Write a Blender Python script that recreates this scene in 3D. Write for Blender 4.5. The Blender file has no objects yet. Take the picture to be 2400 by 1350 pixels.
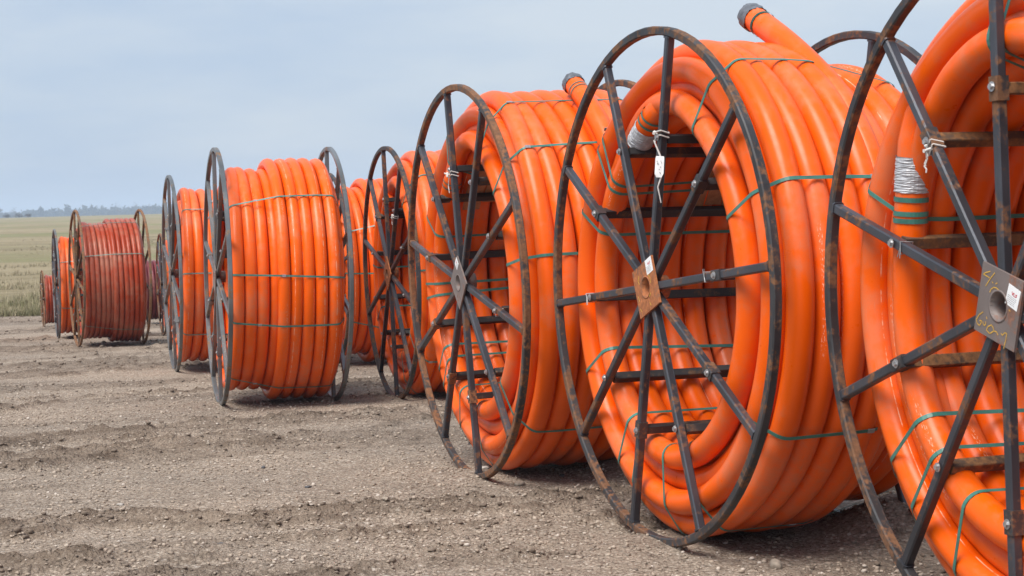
import bpy, math, random
import numpy as np
from mathutils import Matrix, Vector

# ------------------------------------------------------------------ camera, sky, sun, exposure
scene = bpy.context.scene
EYE = 1.80
roll, pitch = math.radians(-1.483), math.radians(2.804)
cr, sr, cp, sp = math.cos(roll), math.sin(roll), math.cos(pitch), math.sin(pitch)
Rx = np.array([[1, 0, 0], [0, cp, -sp], [0, sp, cp]])
Rz = np.array([[cr, -sr, 0], [sr, cr, 0], [0, 0, 1]])
M = Rz @ Rx                                   # level frame (x right, y down, z forward) -> camera
lev = lambda v: Vector((v[0], v[2], -v[1]))   # level frame -> Blender
right, down, fwd = lev(M[0]), lev(M[1]), lev(M[2])
cam_data = bpy.data.cameras.new('camera')
cam = bpy.data.objects.new('camera', cam_data)
scene.collection.objects.link(cam)
mw = Matrix((( right.x, -down.x, -fwd.x, 0), (right.y, -down.y, -fwd.y, 0), (right.z, -down.z, -fwd.z, EYE), (0, 0, 0, 1)))
cam.matrix_world = mw
cam_data.sensor_width = 36.0
cam_data.lens = 3978.0 / 2400.0 * 36.0
cam_data.clip_start = 0.1
cam_data.clip_end = 12000
cam_data.dof.use_dof = True
cam_data.dof.focus_distance = 12.0
cam_data.dof.aperture_fstop = 9.0
scene.camera = cam

SUN_EL, SUN_AZ = math.radians(58), math.radians(218)     # azimuth measured clockwise from +Y: behind the camera, to its left
world = bpy.data.worlds.new('World')
scene.world = world
world.use_nodes = True
wn, wl = world.node_tree.nodes, world.node_tree.links
wn.clear()
w_out = wn.new('ShaderNodeOutputWorld')
w_bg = wn.new('ShaderNodeBackground'); w_bg.inputs['Strength'].default_value = 0.1
w_sky = wn.new('ShaderNodeTexSky'); w_sky.sky_type = 'NISHITA'; w_sky.sun_disc = False
w_sky.sun_elevation = SUN_EL; w_sky.sun_rotation = SUN_AZ
w_sky.air_density = 1.0; w_sky.dust_density = 2.0; w_sky.ozone_density = 1.5
w_tc = wn.new('ShaderNodeTexCoord')
w_map = wn.new('ShaderNodeMapping'); w_map.inputs['Scale'].default_value = (2.0, 2.0, 9.0)
w_noise = wn.new('ShaderNodeTexNoise'); w_noise.inputs['Scale'].default_value = 2.2
w_noise.inputs['Detail'].default_value = 7; w_noise.inputs['Roughness'].default_value = 0.55
w_ramp = wn.new('ShaderNodeValToRGB')
w_ramp.color_ramp.elements[0].position = 0.33; w_ramp.color_ramp.elements[0].color = (4.05, 5.0, 6.4, 1)
w_ramp.color_ramp.elements[1].position = 0.66; w_ramp.color_ramp.elements[1].color = (5.45, 6.05, 6.75, 1)
w_mix = wn.new('ShaderNodeMixRGB'); w_mix.inputs[0].default_value = 0.84
wl.new(w_tc.outputs['Generated'], w_map.inputs['Vector'])
wl.new(w_map.outputs['Vector'], w_noise.inputs['Vector'])
wl.new(w_noise.outputs['Fac'], w_ramp.inputs['Fac'])
wl.new(w_sky.outputs['Color'], w_mix.inputs[1])
wl.new(w_ramp.outputs['Color'], w_mix.inputs[2])
wl.new(w_mix.outputs['Color'], w_bg.inputs['Color'])
wl.new(w_bg.outputs['Background'], w_out.inputs['Surface'])

sun_data = bpy.data.lights.new('sun', 'SUN')
sun_data.energy = 4.0
sun_data.angle = math.radians(34)
sun_data.color = (1.0, 0.95, 0.88)
sun = bpy.data.objects.new('sun', sun_data)
scene.collection.objects.link(sun)
sdir = Vector((math.sin(SUN_AZ) * math.cos(SUN_EL), math.cos(SUN_AZ) * math.cos(SUN_EL), math.sin(SUN_EL)))
sun.rotation_euler = sdir.to_track_quat('Z', 'Y').to_euler()

scene.view_settings.view_transform = 'Standard'
scene.view_settings.look = 'None'
scene.view_settings.exposure = 0.34
scene.view_settings.gamma = 1.0
scene.view_settings.use_curve_mapping = False
scene.cycles.volume_bounces = 1

# ------------------------------------------------------------------ helpers
C = scene.collection
RNG = np.random.default_rng(7)

def mesh_np(name, V, F, mat=None, smooth=False, uv=None, attr=None):
    """V (n,3), F (m,k) all faces of k corners"""
    V = np.asarray(V, np.float32); F = np.asarray(F, np.int32)
    me = bpy.data.meshes.new(name)
    me.vertices.add(len(V)); me.vertices.foreach_set('co', V.ravel())
    k = F.shape[1]
    me.loops.add(F.size); me.loops.foreach_set('vertex_index', F.ravel())
    me.polygons.add(len(F))
    me.polygons.foreach_set('loop_start', np.arange(len(F), dtype=np.int32) * k)
    me.polygons.foreach_set('use_smooth', np.full(len(F), bool(smooth)))
    if uv is not None:
        l = me.uv_layers.new(name='UVMap'); l.data.foreach_set('uv', np.asarray(uv, np.float32)[F.ravel()].ravel() if len(uv) == len(V) else np.asarray(uv, np.float32).ravel())
    if attr:
        for an, av in attr.items():
            a = me.attributes.new(an, 'FLOAT', 'POINT'); a.data.foreach_set('value', np.asarray(av, np.float32))
    me.update(calc_edges=True); me.validate()
    if mat: me.materials.append(mat)
    return me

class MB:
    """collects quads/tris of mixed pieces; builds one mesh"""
    def __init__(s): s.v = []; s.f = []
    def add(s, V, F):
        o = len(s.v); s.v += [tuple(map(float, p)) for p in V]; s.f += [tuple(int(i) + o for i in f) for f in F]
    def box(s, c, ex, ey, ez, ch=0.0):
        """box from centre and three half-axis vectors, optional chamfer of the long (ez) edges"""
        c, ex, ey, ez = map(np.array, (c, ex, ey, ez))
        if ch <= 0:
            sec = [(-1, -1), (1, -1), (1, 1), (-1, 1)]
            P = [ex * a + ey * b for a, b in sec]
        else:
            lx, ly = np.linalg.norm(ex), np.linalg.norm(ey); kx, ky = 1 - ch / lx, 1 - ch / ly
            sec = [(-kx, -1), (kx, -1), (1, -ky), (1, ky), (kx, 1), (-kx, 1), (-1, ky), (-1, -ky)]
            P = [ex * a + ey * b for a, b in sec]
        n = len(P)
        V = [c - ez + p for p in P] + [c + ez + p for p in P]
        F = [(i, (i + 1) % n, (i + 1) % n + n, i + n) for i in range(n)] + [tuple(range(n - 1, -1, -1)), tuple(range(n, 2 * n))]
        s.add(V, F)
    def cyl(s, a, b, r0, r1=None, n=10):
        a, b = np.array(a, float), np.array(b, float); r1 = r0 if r1 is None else r1
        t = (b - a) / np.linalg.norm(b - a); h = np.array([0, 0, 1.]) if abs(t[2]) < .9 else np.array([1., 0, 0])
        u = np.cross(t, h); u /= np.linalg.norm(u); w = np.cross(t, u)
        an = np.linspace(0, 2 * np.pi, n, endpoint=False)
        d = np.cos(an)[:, None] * u + np.sin(an)[:, None] * w
        V = np.concatenate([a + d * r0, b + d * r1])
        F = [(i, (i + 1) % n, (i + 1) % n + n, i + n) for i in range(n)] + [tuple(range(n - 1, -1, -1)), tuple(range(n, 2 * n))]
        s.add(V, F)
    def mesh(s, name, mat, smooth=False):
        me = bpy.data.meshes.new(name); me.from_pydata(s.v, [], s.f)
        if smooth:
            for p in me.polygons: p.use_smooth = True
        me.materials.append(mat); me.update(); return me

def obj(name, me, parent=None, loc=None, rot=None):
    o = bpy.data.objects.new(name, me); C.objects.link(o)
    if parent: o.parent = parent
    if loc is not None: o.location = loc
    if rot is not None: o.rotation_euler = rot
    return o

def tag(o, label=None, cat=None, group=None, kind=None):
    if label: o['label'] = label
    if cat: o['category'] = cat
    if group: o['group'] = group
    if kind: o['kind'] = kind
    return o

def hash2(ix, iy, seed):
    h = (ix.astype(np.int64) * 374761393 + iy.astype(np.int64) * 668265263 + seed * 974634777) & 0xFFFFFFFF
    h = ((h ^ (h >> 13)) * 1274126177) & 0xFFFFFFFF
    return ((h ^ (h >> 16)) & 0xFFFF) / 65535.0

def vnoise(x, y, seed=0):
    ix, iy = np.floor(x), np.floor(y); fx, fy = x - ix, y - iy
    fx = fx * fx * (3 - 2 * fx); fy = fy * fy * (3 - 2 * fy)
    a = hash2(ix, iy, seed); b = hash2(ix + 1, iy, seed); c = hash2(ix, iy + 1, seed); d = hash2(ix + 1, iy + 1, seed)
    return (a * (1 - fx) + b * fx) * (1 - fy) + (c * (1 - fx) + d * fx) * fy

def fbm(x, y, seed=0, octaves=4, gain=.5):
    r = 0; a = 1; t = 0
    for o in range(octaves):
        r = r + a * vnoise(x * 2 ** o, y * 2 ** o, seed + o * 17); t += a; a *= gain
    return r / t

# ------------------------------------------------------------------ materials
def mat_new(name):
    m = bpy.data.materials.new(name); m.use_nodes = True
    nt = m.node_tree; b = nt.nodes['Principled BSDF']
    return m, nt, b

class NT:
    def __init__(s, nt): s.nt = nt; s.n = nt.nodes; s.l = nt.links
    def node(s, t, **kw):
        n = s.n.new(t)
        for k, v in kw.items():
            if k in n.inputs: n.inputs[k].default_value = v
            else: setattr(n, k, v)
        return n
    def noise(s, scale, detail=4, rough=.55, vec=None, dist=0):
        n = s.node('ShaderNodeTexNoise'); n.inputs['Scale'].default_value = scale; n.inputs['Detail'].default_value = detail
        n.inputs['Roughness'].default_value = rough; n.inputs['Distortion'].default_value = dist
        if vec is not None: s.l.new(vec, n.inputs['Vector'])
        return n.outputs['Fac']
    def ramp(s, fac, stops):
        r = s.node('ShaderNodeValToRGB'); e = r.color_ramp.elements
        while len(e) < len(stops): e.new(.5)
        for i, (p, c) in enumerate(stops):
            e[i].position = p; e[i].color = (c, c, c, 1) if isinstance(c, (int, float)) else (*c, 1)
        s.l.new(fac, r.inputs['Fac']); return r.outputs['Color']
    def mix(s, fac, a, b, mode='MIX'):
        n = s.node('ShaderNodeMixRGB', blend_type=mode)
        for i, x in ((0, fac), (1, a), (2, b)):
            if isinstance(x, (int, float)): n.inputs[i].default_value = x
            elif isinstance(x, tuple): n.inputs[i].default_value = (*x, 1)
            else: s.l.new(x, n.inputs[i])
        return n.outputs['Color']
    def math(s, op, a, b=None, c=None):
        n = s.node('ShaderNodeMath', operation=op)
        for i, x in enumerate((a, b, c)):
            if x is None: continue
            if isinstance(x, (int, float)): n.inputs[i].default_value = x
            else: s.l.new(x, n.inputs[i])
        return n.outputs[0]
    def bump(s, h, strength, dist, b, prev=None):
        n = s.node('ShaderNodeBump'); n.inputs['Strength'].default_value = strength; n.inputs['Distance'].default_value = dist
        s.l.new(h, n.inputs['Height'])
        if prev is not None: s.l.new(prev, n.inputs['Normal'])
        if b is not None: s.l.new(n.outputs['Normal'], b.inputs['Normal'])
        return n.outputs['Normal']

def steel(name, base, rust, amount, rough=.5, metal=.35):
    m, nt, b = mat_new(name); k = NT(nt)
    g = k.node('ShaderNodeNewGeometry'); p = g.outputs['Position']
    n1 = k.noise(5.5, 6, .65, p); n2 = k.noise(38, 4, .6, p); n3 = k.noise(2.2, 3, .5, p)
    mask = k.math('ADD', n1, k.math('MULTIPLY', k.math('SUBTRACT', n2, .5), .45))
    rm = k.ramp(mask, [(.62 - amount * .3, 0), (.72 - amount * .3, 1)])
    basec = k.mix(k.ramp(n3, [(.3, 0), (.7, 1)]), tuple(x * .62 for x in base), tuple(min(1, x * 1.35) for x in base))
    rustc = k.ramp(n2, [(.25, tuple(x * .5 for x in rust)), (.55, rust), (.8, tuple(min(1, x * 1.5) for x in rust))])
    col = k.mix(rm, basec, rustc)
    k.l.new(col, b.inputs['Base Color'])
    k.l.new(k.ramp(rm, [(0, rough), (1, .85)]), b.inputs['Roughness'])
    k.l.new(k.ramp(rm, [(0, metal), (1, 0.0)]), b.inputs['Metallic'])
    k.bump(mask, .35, .004, b)
    return m

M_STEEL = steel('dark_mill_steel', (.058, .062, .075), (.15, .066, .03), .30, .40, .45)
M_RIM = steel('rusting_rim_steel', (.046, .046, .05), (.15, .07, .033), .48, .5, .35)
M_BAR = steel('black_bar_steel', (.03, .029, .031), (.10, .055, .03), .25, .55, .2)
M_BAR_RUST = steel('brown_rusty_bar_steel', (.075, .047, .03), (.19, .09, .035), .6, .7, .1)
M_ZINC = steel('weathered_grey_steel', (.155, .165, .172), (.20, .12, .07), .25, .36, .55)
M_RIM_R = steel('strongly_rusted_rim_steel', (.048, .046, .047), (.19, .085, .038), .58, .5, .3)
M_RUSTY = steel('rust_brown_steel', (.12, .08, .055), (.21, .10, .045), .7, .7, .1)
M_PLATE = steel('orange_rust_plate', (.22, .105, .06), (.36, .125, .045), .8, .75, .05)
M_PLATE_D = steel('grey_rust_plate', (.20, .165, .155), (.20, .10, .07), .33, .6, .25)

def pipe_mat(name, col, dust, rough=.29, line=True):
    m, nt, b = mat_new(name); k = NT(nt)
    uv = k.node('ShaderNodeUVMap'); sep = k.node('ShaderNodeSeparateXYZ'); k.l.new(uv.outputs['UV'], sep.inputs[0])
    g = k.node('ShaderNodeNewGeometry'); p = g.outputs['Position']
    n1 = k.noise(1.6, 4, .55, p); n2 = k.noise(14, 5, .65, p); n3 = k.noise(90, 3, .6, p)
    c = k.mix(k.ramp(n1, [(.3, 0), (.7, 1)]), tuple(x * .9 for x in col), tuple(min(.95, x * 1.07) for x in col))
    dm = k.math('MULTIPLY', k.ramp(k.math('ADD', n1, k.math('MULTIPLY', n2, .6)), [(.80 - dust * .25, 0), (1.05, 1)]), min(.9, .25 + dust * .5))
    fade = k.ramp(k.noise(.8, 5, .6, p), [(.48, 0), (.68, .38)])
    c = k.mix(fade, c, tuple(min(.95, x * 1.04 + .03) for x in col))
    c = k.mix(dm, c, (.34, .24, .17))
    sc = k.node('ShaderNodeCombineXYZ'); k.l.new(k.math('MULTIPLY', sep.outputs['X'], 2.2), sc.inputs[0]); k.l.new(k.math('MULTIPLY', sep.outputs['Y'], 22.), sc.inputs[1])
    scuff = k.math('MULTIPLY', k.ramp(k.noise(1.6, 5, .7, sc.outputs[0]), [(.60, 0), (.74, .5)]), k.ramp(n1, [(.42, 0), (.58, 1)]))
    c = k.mix(scuff, c, (.40, .25, .17))
    if line:
        # thin pale extrusion line and a printed row of characters along the pipe
        v = k.math('FRACT', sep.outputs['Y'])
        ln = k.math('LESS_THAN', k.math('ABSOLUTE', k.math('SUBTRACT', v, .31)), .0045)
        ln = k.math('MULTIPLY', ln, k.ramp(n2, [(.45, 0), (.60, .75)]))
        c = k.mix(ln, c, (.85, .62, .45))
        comb = k.node('ShaderNodeCombineXYZ'); k.l.new(k.math('MULTIPLY', sep.outputs['X'], 55.), comb.inputs[0]); k.l.new(k.math('MULTIPLY', v, 90.), comb.inputs[1])
        pr = k.noise(1.0, 2, .5, comb.outputs[0])
        band = k.math('LESS_THAN', k.math('ABSOLUTE', k.math('SUBTRACT', v, .62)), .028)
        gate = k.ramp(k.noise(.9, 1, .5, p), [(.62, 0), (.64, 1)])
        pm = k.math('MULTIPLY', k.math('MULTIPLY', k.math('GREATER_THAN', pr, .60), band), gate)
        c = k.mix(k.math('MULTIPLY', pm, .5), c, (.82, .70, .58))
    k.l.new(c, b.inputs['Base Color'])
    k.l.new(k.ramp(n2, [(.2, rough - .05), (.8, rough + .14)]), b.inputs['Roughness'])
    b.inputs['Specular IOR Level'].default_value = .27
    k.bump(k.math('ADD', k.math('MULTIPLY', n2, .7), k.math('MULTIPLY', n3, .15)), .10, .01, b)
    return m

M_PIPE = pipe_mat('orange_polyethylene', (.82, .108, .001), .09)
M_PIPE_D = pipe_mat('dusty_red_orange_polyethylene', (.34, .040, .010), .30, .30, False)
M_PIPE_F = pipe_mat('orange_polyethylene_far', (.80, .108, .002), .09, .36, False)
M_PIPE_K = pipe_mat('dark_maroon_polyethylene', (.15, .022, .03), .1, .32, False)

def simple(name, col, rough=.5, metal=0., nscale=30, var=.25, bump=.2, bdist=.003):
    m, nt, b = mat_new(name); k = NT(nt)
    g = k.node('ShaderNodeNewGeometry')
    n = k.noise(nscale, 4, .6, g.outputs['Position'])
    c = k.mix(k.ramp(n, [(.3, 0), (.7, 1)]), tuple(x * (1 - var) for x in col), tuple(min(1, x * (1 + var)) for x in col))
    k.l.new(c, b.inputs['Base Color']); b.inputs['Roughness'].default_value = rough; b.inputs['Metallic'].default_value = metal
    if bump: k.bump(n, bump, bdist, b)
    return m

M_STRAP = simple('green_strapping', (.045, .165, .135), .4, 0, 8, .3, 0)
M_STRAP_G = simple('grey_green_strapping', (.16, .20, .17), .45, 0, 8, .3, 0)
M_TAPE = simple('silver_duct_tape', (.40, .41, .44), .42, .1, 25, .2, .5, .008)
M_TAPE_D = simple('dark_grey_tape', (.12, .13, .15), .4, .1, 25, .4, .9, .012)
M_CLOTH = simple('white_rag', (.60, .58, .56), .9, 0, 40, .12, .4)
M_TAG = simple('white_plastic_tag', (.78, .79, .80), .5, 0, 40, .05, 0)
M_PAPER = simple('white_paper', (.78, .79, .80), .6, 0, 60, .05, .1)
M_RED = simple('red_print', (.55, .05, .07), .7, 0, 60, .1, 0)
M_GREY = simple('grey_print', (.22, .22, .24), .7, 0, 60, .1, 0)
M_YELLOW = simple('yellow_paint_marker', (.62, .36, .05), .6, 0, 60, .2, 0)
M_BOLT = simple('zinc_bolt', (.42, .42, .43), .35, .7, 60, .2, 0)
M_WOOD = simple('brown_weathered_board', (.34, .155, .07), .8, 0, 12, .35, .4)
M_STONE = simple('pale_stone', (.30, .25, .20), .85, 0, 22, .25, .5, .006)
M_STONE_W = simple('white_stone', (.46, .43, .39), .8, 0, 22, .12, .4, .006)
M_STONE_D = simple('dark_stone', (.07, .07, .075), .75, 0, 22, .25, .5, .006)
M_BARK = simple('bark', (.07, .06, .05), .9, 0, 3, .3, 0)
M_CROWN = simple('far_foliage', (.035, .045, .035), .9, 0, .05, .35, 0)
M_TWIG = simple('bare_twigs', (.09, .08, .07), .9, 0, .1, .3, 0)

# ------------------------------------------------------------------ ground
GY = [-200, 0, 6.78, 9.84, 12.9, 19.9, 25.8, 33, 37, 44, 52, 66, 100, 200, 400, 700, 900, 1200, 1700, 6000]
GD = [1.3, 1.80, 1.941, 1.991, 2.051, 2.247, 2.401, 2.56, 2.66, 2.84, 3.0, 3.12, 3.10, 2.55, 1.35, .28, -.05, 1.5, 6.0, 12.0]
def base_z(y): return EYE - np.interp(y, GY, GD)

def rel_uv(x, y, deg):
    a = math.radians(deg); return x * math.cos(a) + y * math.sin(a), -x * math.sin(a) + y * math.cos(a)

# wheel ruts pressed into the gravel, as lines on the ground (metres)
RUTS = [[(-9.5, 12.6), (-6.2, 13.4), (-4.38, 14.3), (-3.62, 14.9), (-2.7, 15.52), (-1.71, 16.6), (-.68, 18.35), (.6, 20.6)], [(-9, 14.2), (-6.5, 14.9), (-4.84, 15.84), (-3.71, 16.6), (-2.32, 17.3), (-.98, 17.9), (.8, 18.6)],
        [(-10, 18.2), (-6.05, 19.85), (-5.64, 21.15), (-4.02, 21.93), (-2.49, 22.12), (-.5, 23.2)], [(-6, 9.6), (-3.28, 10.67), (-2.79, 11.07), (-1.8, 10.94), (-.9, 11.30), (.11, 11.5), (2.2, 12.2)],
        [(-6, 8.3), (-2.96, 9.48), (-2.33, 9.62), (-1.8, 9.94), (-1.07, 10.19), (-.17, 10.51), (.52, 10.98), (2.8, 11.9)], [(-4, 7.7), (-1.2, 9.17), (-.64, 9.52), (-.04, 9.83), (.61, 10.16), (1.4, 10.6)],
        [(-14, 23), (-7.58, 24.93), (-6.54, 26.4), (-4.92, 26.9), (-2, 29)], [(-18, 29), (-10.22, 32.7), (-7.63, 31.5), (-4.0, 34)], [(-20, 38), (-12.88, 42.2), (-10, 42.0), (-6, 43)], [(-22, 45), (-14, 47.5), (-8, 48), (-3, 49)],
        [(-12, 35.5), (-8, 37.5), (-4, 39)], [(-9, 27.2), (-5.5, 29.2), (-2, 31.2)]]
RW = [.40, .40, .36, .24, .22, .26, .5, .6, .8, 1.1, .7, .5]
def rut_d(x, y):
    """signed offset over width, from the nearest rut"""
    x, y = np.asarray(x, float), np.asarray(y, float)
    best = np.full(np.shape(x), 99.)
    sel = (y < 56) & (y > 4) & (x > -26) & (x < 8)
    if not sel.any(): return best
    full, xx, yy = best, x, y
    x, y = x[sel], y[sel]; best = np.full(x.shape, 99.)
    u, v = x, y + (fbm(x * .8, y * .8, 61, 3) - .5) * .55
    for ln, w in zip(RUTS, RW):
        for (x0, y0), (x1, y1) in zip(ln[:-1], ln[1:]):
            dx, dy = x1 - x0, y1 - y0; L2 = dx * dx + dy * dy
            t = np.clip(((u - x0) * dx + (v - y0) * dy) / L2, 0, 1)
            d = np.hypot(u - x0 - t * dx, v - y0 - t * dy) / w
            best = np.minimum(best, d)
    full[sel] = best
    return full

def churn_mask(x, y, d=None):
    if d is None: d = rut_d(x, y)
    u2, v2 = rel_uv(x, y, 24)
    b = fbm(u2 * .14, v2 * 1.4, 21, 3)
    brk = np.clip((fbm(x * .55, y * .9, 71, 3) - .26) * 5, 0, 1)
    m = np.maximum(np.clip(1.45 - d, 0, 1) * brk * .7, .5 * np.clip((b - .53) / .1, 0, 1))
    m = np.maximum(m, np.exp(-((d - .95 + (fbm(x * 2.5, y * 2.5, 83, 2) - .5) * .8) / .24) ** 2) * np.clip(brk * 1.3, 0, 1))
    return m * (y < 60)

def relief(x, y):
    near = np.clip((62 - y) / 12, 0, 1) * (y > -40)
    d = rut_d(x, y); m = churn_mask(x, y, d)
    prof = -.055 * np.exp(-(d / .55) ** 2) + .05 * np.exp(-((d - 1.0) / .35) ** 2)
    clod = (fbm(x * 5, y * 5, 9, 3, .6) - .5) * .11 + (np.abs(fbm(x * 9, y * 9, 19, 2) - .5)) * .09
    fine = (fbm(x * 17, y * 17, 12, 2, .6) - .5) * .020
    flat = (fbm(x * .6, y * .9, 15, 3) - .5) * .05
    h = m * (prof + clod) + fine * (.6 + .8 * m) + flat
    field = (fbm(x * .25, y * .25, 31, 4, .6) - .5) * .35 * np.clip((y - 55) / 25, 0, 1) * np.clip((900 - y) / 300, 0, 1)
    return h * near + field

# where the flange rims bear on the ground (x, y of front flange, yaw, width)
FEET = [(1.961, 6.784, 17.3, 1.37), (.778, 9.843, 20.1, 1.37), (-.362, 12.909, 18.5, 1.37), (-1.438, 20.027, 16.2, 1.37), (-3.458, 19.695, 15.2, 1.37), (-5.186, 25.791, 16.1, 1.37)]
MOUNDS = [(2.26, 9.88, .24, .42, .36), (1.06, 13.10, .15, .45, .40)]       # gravel heaped against the right-hand rims
def ground_z(x, y):
    x = np.asarray(x, float); y = np.asarray(y, float)
    h = relief(x, y)
    for fx, fy, yw, w in FEET:
        for t in (0, 1):
            px, py = fx + t * w * math.cos(math.radians(yw)), fy + t * w * math.sin(math.radians(yw))
            e = np.exp(-((x - px) ** 2 + (y - py) ** 2) / .10)
            h = h * (1 - e) + e * .03
    for mx, my, hh_, su, sv in MOUNDS:
        u, v = rel_uv(x - mx, y - my, 18)
        h = h + hh_ * np.exp(-(u / su) ** 2 - (v / sv) ** 2)
    return base_z(y) + h

def grow(start, step, end, k):
    r = []; s = start
    while abs(s) < abs(end): r.append(s); step *= k; s += math.copysign(step, end - start)
    r.append(end); return r
xs = np.array(sorted(set([round(v, 4) for v in np.arange(-6.2, 4.6, .036)] + grow(-6.24, .035, -5000, 1.035) + grow(4.64, .04, 5000, 1.06))))
ys = np.array(sorted(set([round(v, 4) for v in np.arange(8.2, 19, .033)] + grow(19.0, .036, 6000, 1.0145) + [-200, -100, -50, -25, -12, -6, -3, 0, 2, 4, 5.5, 6.5, 7.2, 7.7, 8.0])))
GX, GYY = np.meshgrid(xs, ys)
GZ = ground_z(GX, GYY)
nx, ny = len(xs), len(ys)
idx = np.arange(nx * ny).reshape(ny, nx)
F = np.stack([idx[:-1, :-1], idx[:-1, 1:], idx[1:, 1:], idx[1:, :-1]], -1).reshape(-1, 4)
gm, gnt, gb = mat_new('gravel_and_grass'); k = NT(gnt)
geo = k.node('ShaderNodeNewGeometry'); P = geo.outputs['Position']
att = k.node('ShaderNodeAttribute', attribute_name='churned')
atg = k.node('ShaderNodeAttribute', attribute_name='grassy')
n_big = k.noise(.35, 4, .55, P); n_mid = k.noise(3.0, 5, .6, P); n_fine = k.noise(34, 4, .65, P)
vor = k.node('ShaderNodeTexVoronoi'); vor.inputs['Scale'].default_value = 48; k.l.new(P, vor.inputs['Vector'])
vor2 = k.node('ShaderNodeTexVoronoi'); vor2.inputs['Scale'].default_value = 21; k.l.new(P, vor2.inputs['Vector'])
soil = k.ramp(n_mid, [(.25, (.225, .178, .14)), (.5, (.325, .262, .208)), (.75, (.41, .338, .275))])
sepc = k.node('ShaderNodeSeparateColor'); k.l.new(vor.outputs['Color'], sepc.inputs[0])
peb = k.ramp(sepc.outputs[0], [(0, (.15, .12, .095)), (.35, (.305, .248, .20)), (.7, (.41, .342, .28)), (.93, (.48, .41, .34)), (1, (.66, .60, .53))])
pm = k.ramp(k.math('SUBTRACT', n_fine, k.math('MULTIPLY', att.outputs['Fac'], .10)), [(.42, 0), (.52, .85)])
n_clod = k.noise(7.5, 7, .68, P)
soil = k.mix(k.ramp(n_clod, [(.34, .55), (.50, 0)]), soil, k.mix(1.0, soil, (.55, .52, .50), 'MULTIPLY'))
soil = k.mix(pm, soil, peb)
soil = k.mix(k.math('MULTIPLY', k.math('MULTIPLY', att.outputs['Fac'], k.ramp(n_mid, [(.3, 1.0), (.7, .55)])), .95), soil, k.mix(1.0, soil, (.40, .365, .345), 'MULTIPLY'))
gap = k.ramp(vor.outputs['Distance'], [(.40, 0), (.8, .45)])  # dirt plus occlusion-like shade painted into the colour between stones
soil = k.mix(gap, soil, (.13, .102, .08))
soil = k.mix(k.ramp(n_big, [(.35, 0), (.65, .9)]), soil, k.mix(1.0, soil, (1.30, 1.27, 1.24), 'MULTIPLY'))
mp = k.node('ShaderNodeMapping'); mp.inputs['Scale'].default_value = (.35, 1.0, 1.0); k.l.new(P, mp.inputs['Vector'])
g1 = k.noise(.12, 5, .6, mp.outputs[0]); g2 = k.noise(1.4, 5, .7, mp.outputs[0]); g3 = k.noise(.03, 3, .5, mp.outputs[0])
gcol = k.ramp(k.math('ADD', k.math('MULTIPLY', g1, .6), k.math('MULTIPLY', g2, .4)), [(.32, (.17, .145, .085)), (.45, (.24, .197, .118)), (.58, (.315, .26, .165)), (.75, (.40, .335, .245))])
gcol = k.mix(k.ramp(g3, [(.48, 0), (.60, .6)]), gcol, (.17, .18, .075))
gf = k.ramp(k.math('ADD', atg.outputs['Fac'], k.math('MULTIPLY', k.math('SUBTRACT', g2, .5), .5)), [(.4, 0), (.6, 1)])
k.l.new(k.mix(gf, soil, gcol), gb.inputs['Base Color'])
gb.inputs['Roughness'].default_value = .95; gb.inputs['Specular IOR Level'].default_value = .15
hh = k.math('ADD', k.math('MULTIPLY', k.math('SUBTRACT', 1.0, vor.outputs['Distance']), .5), k.math('ADD', k.math('MULTIPLY', n_fine, .5), k.math('MULTIPLY', k.math('SUBTRACT', 1.0, vor2.outputs['Distance']), .5)))
nb = k.bump(hh, .9, .034, None)
nb = k.bump(n_clod, .8, .09, None, nb)
k.bump(g2, .6, .12, gb, nb)
grassy = np.clip((GYY - 52 + (fbm(GX * .3, GYY * .3, 41, 3) - .5) * 5) / 3, 0, 1)
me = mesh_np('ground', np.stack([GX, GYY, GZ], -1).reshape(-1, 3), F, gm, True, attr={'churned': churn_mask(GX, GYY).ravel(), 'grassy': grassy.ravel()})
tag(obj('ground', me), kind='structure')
del GX, GYY, GZ

# ------------------------------------------------------------------ pipe reels
def ang(a, r, x, R):                         # flange polar -> reel coordinates: 0 deg = towards the camera, 90 = up
    return np.array([x, -r * math.cos(a), R + r * math.sin(a)])

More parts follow.
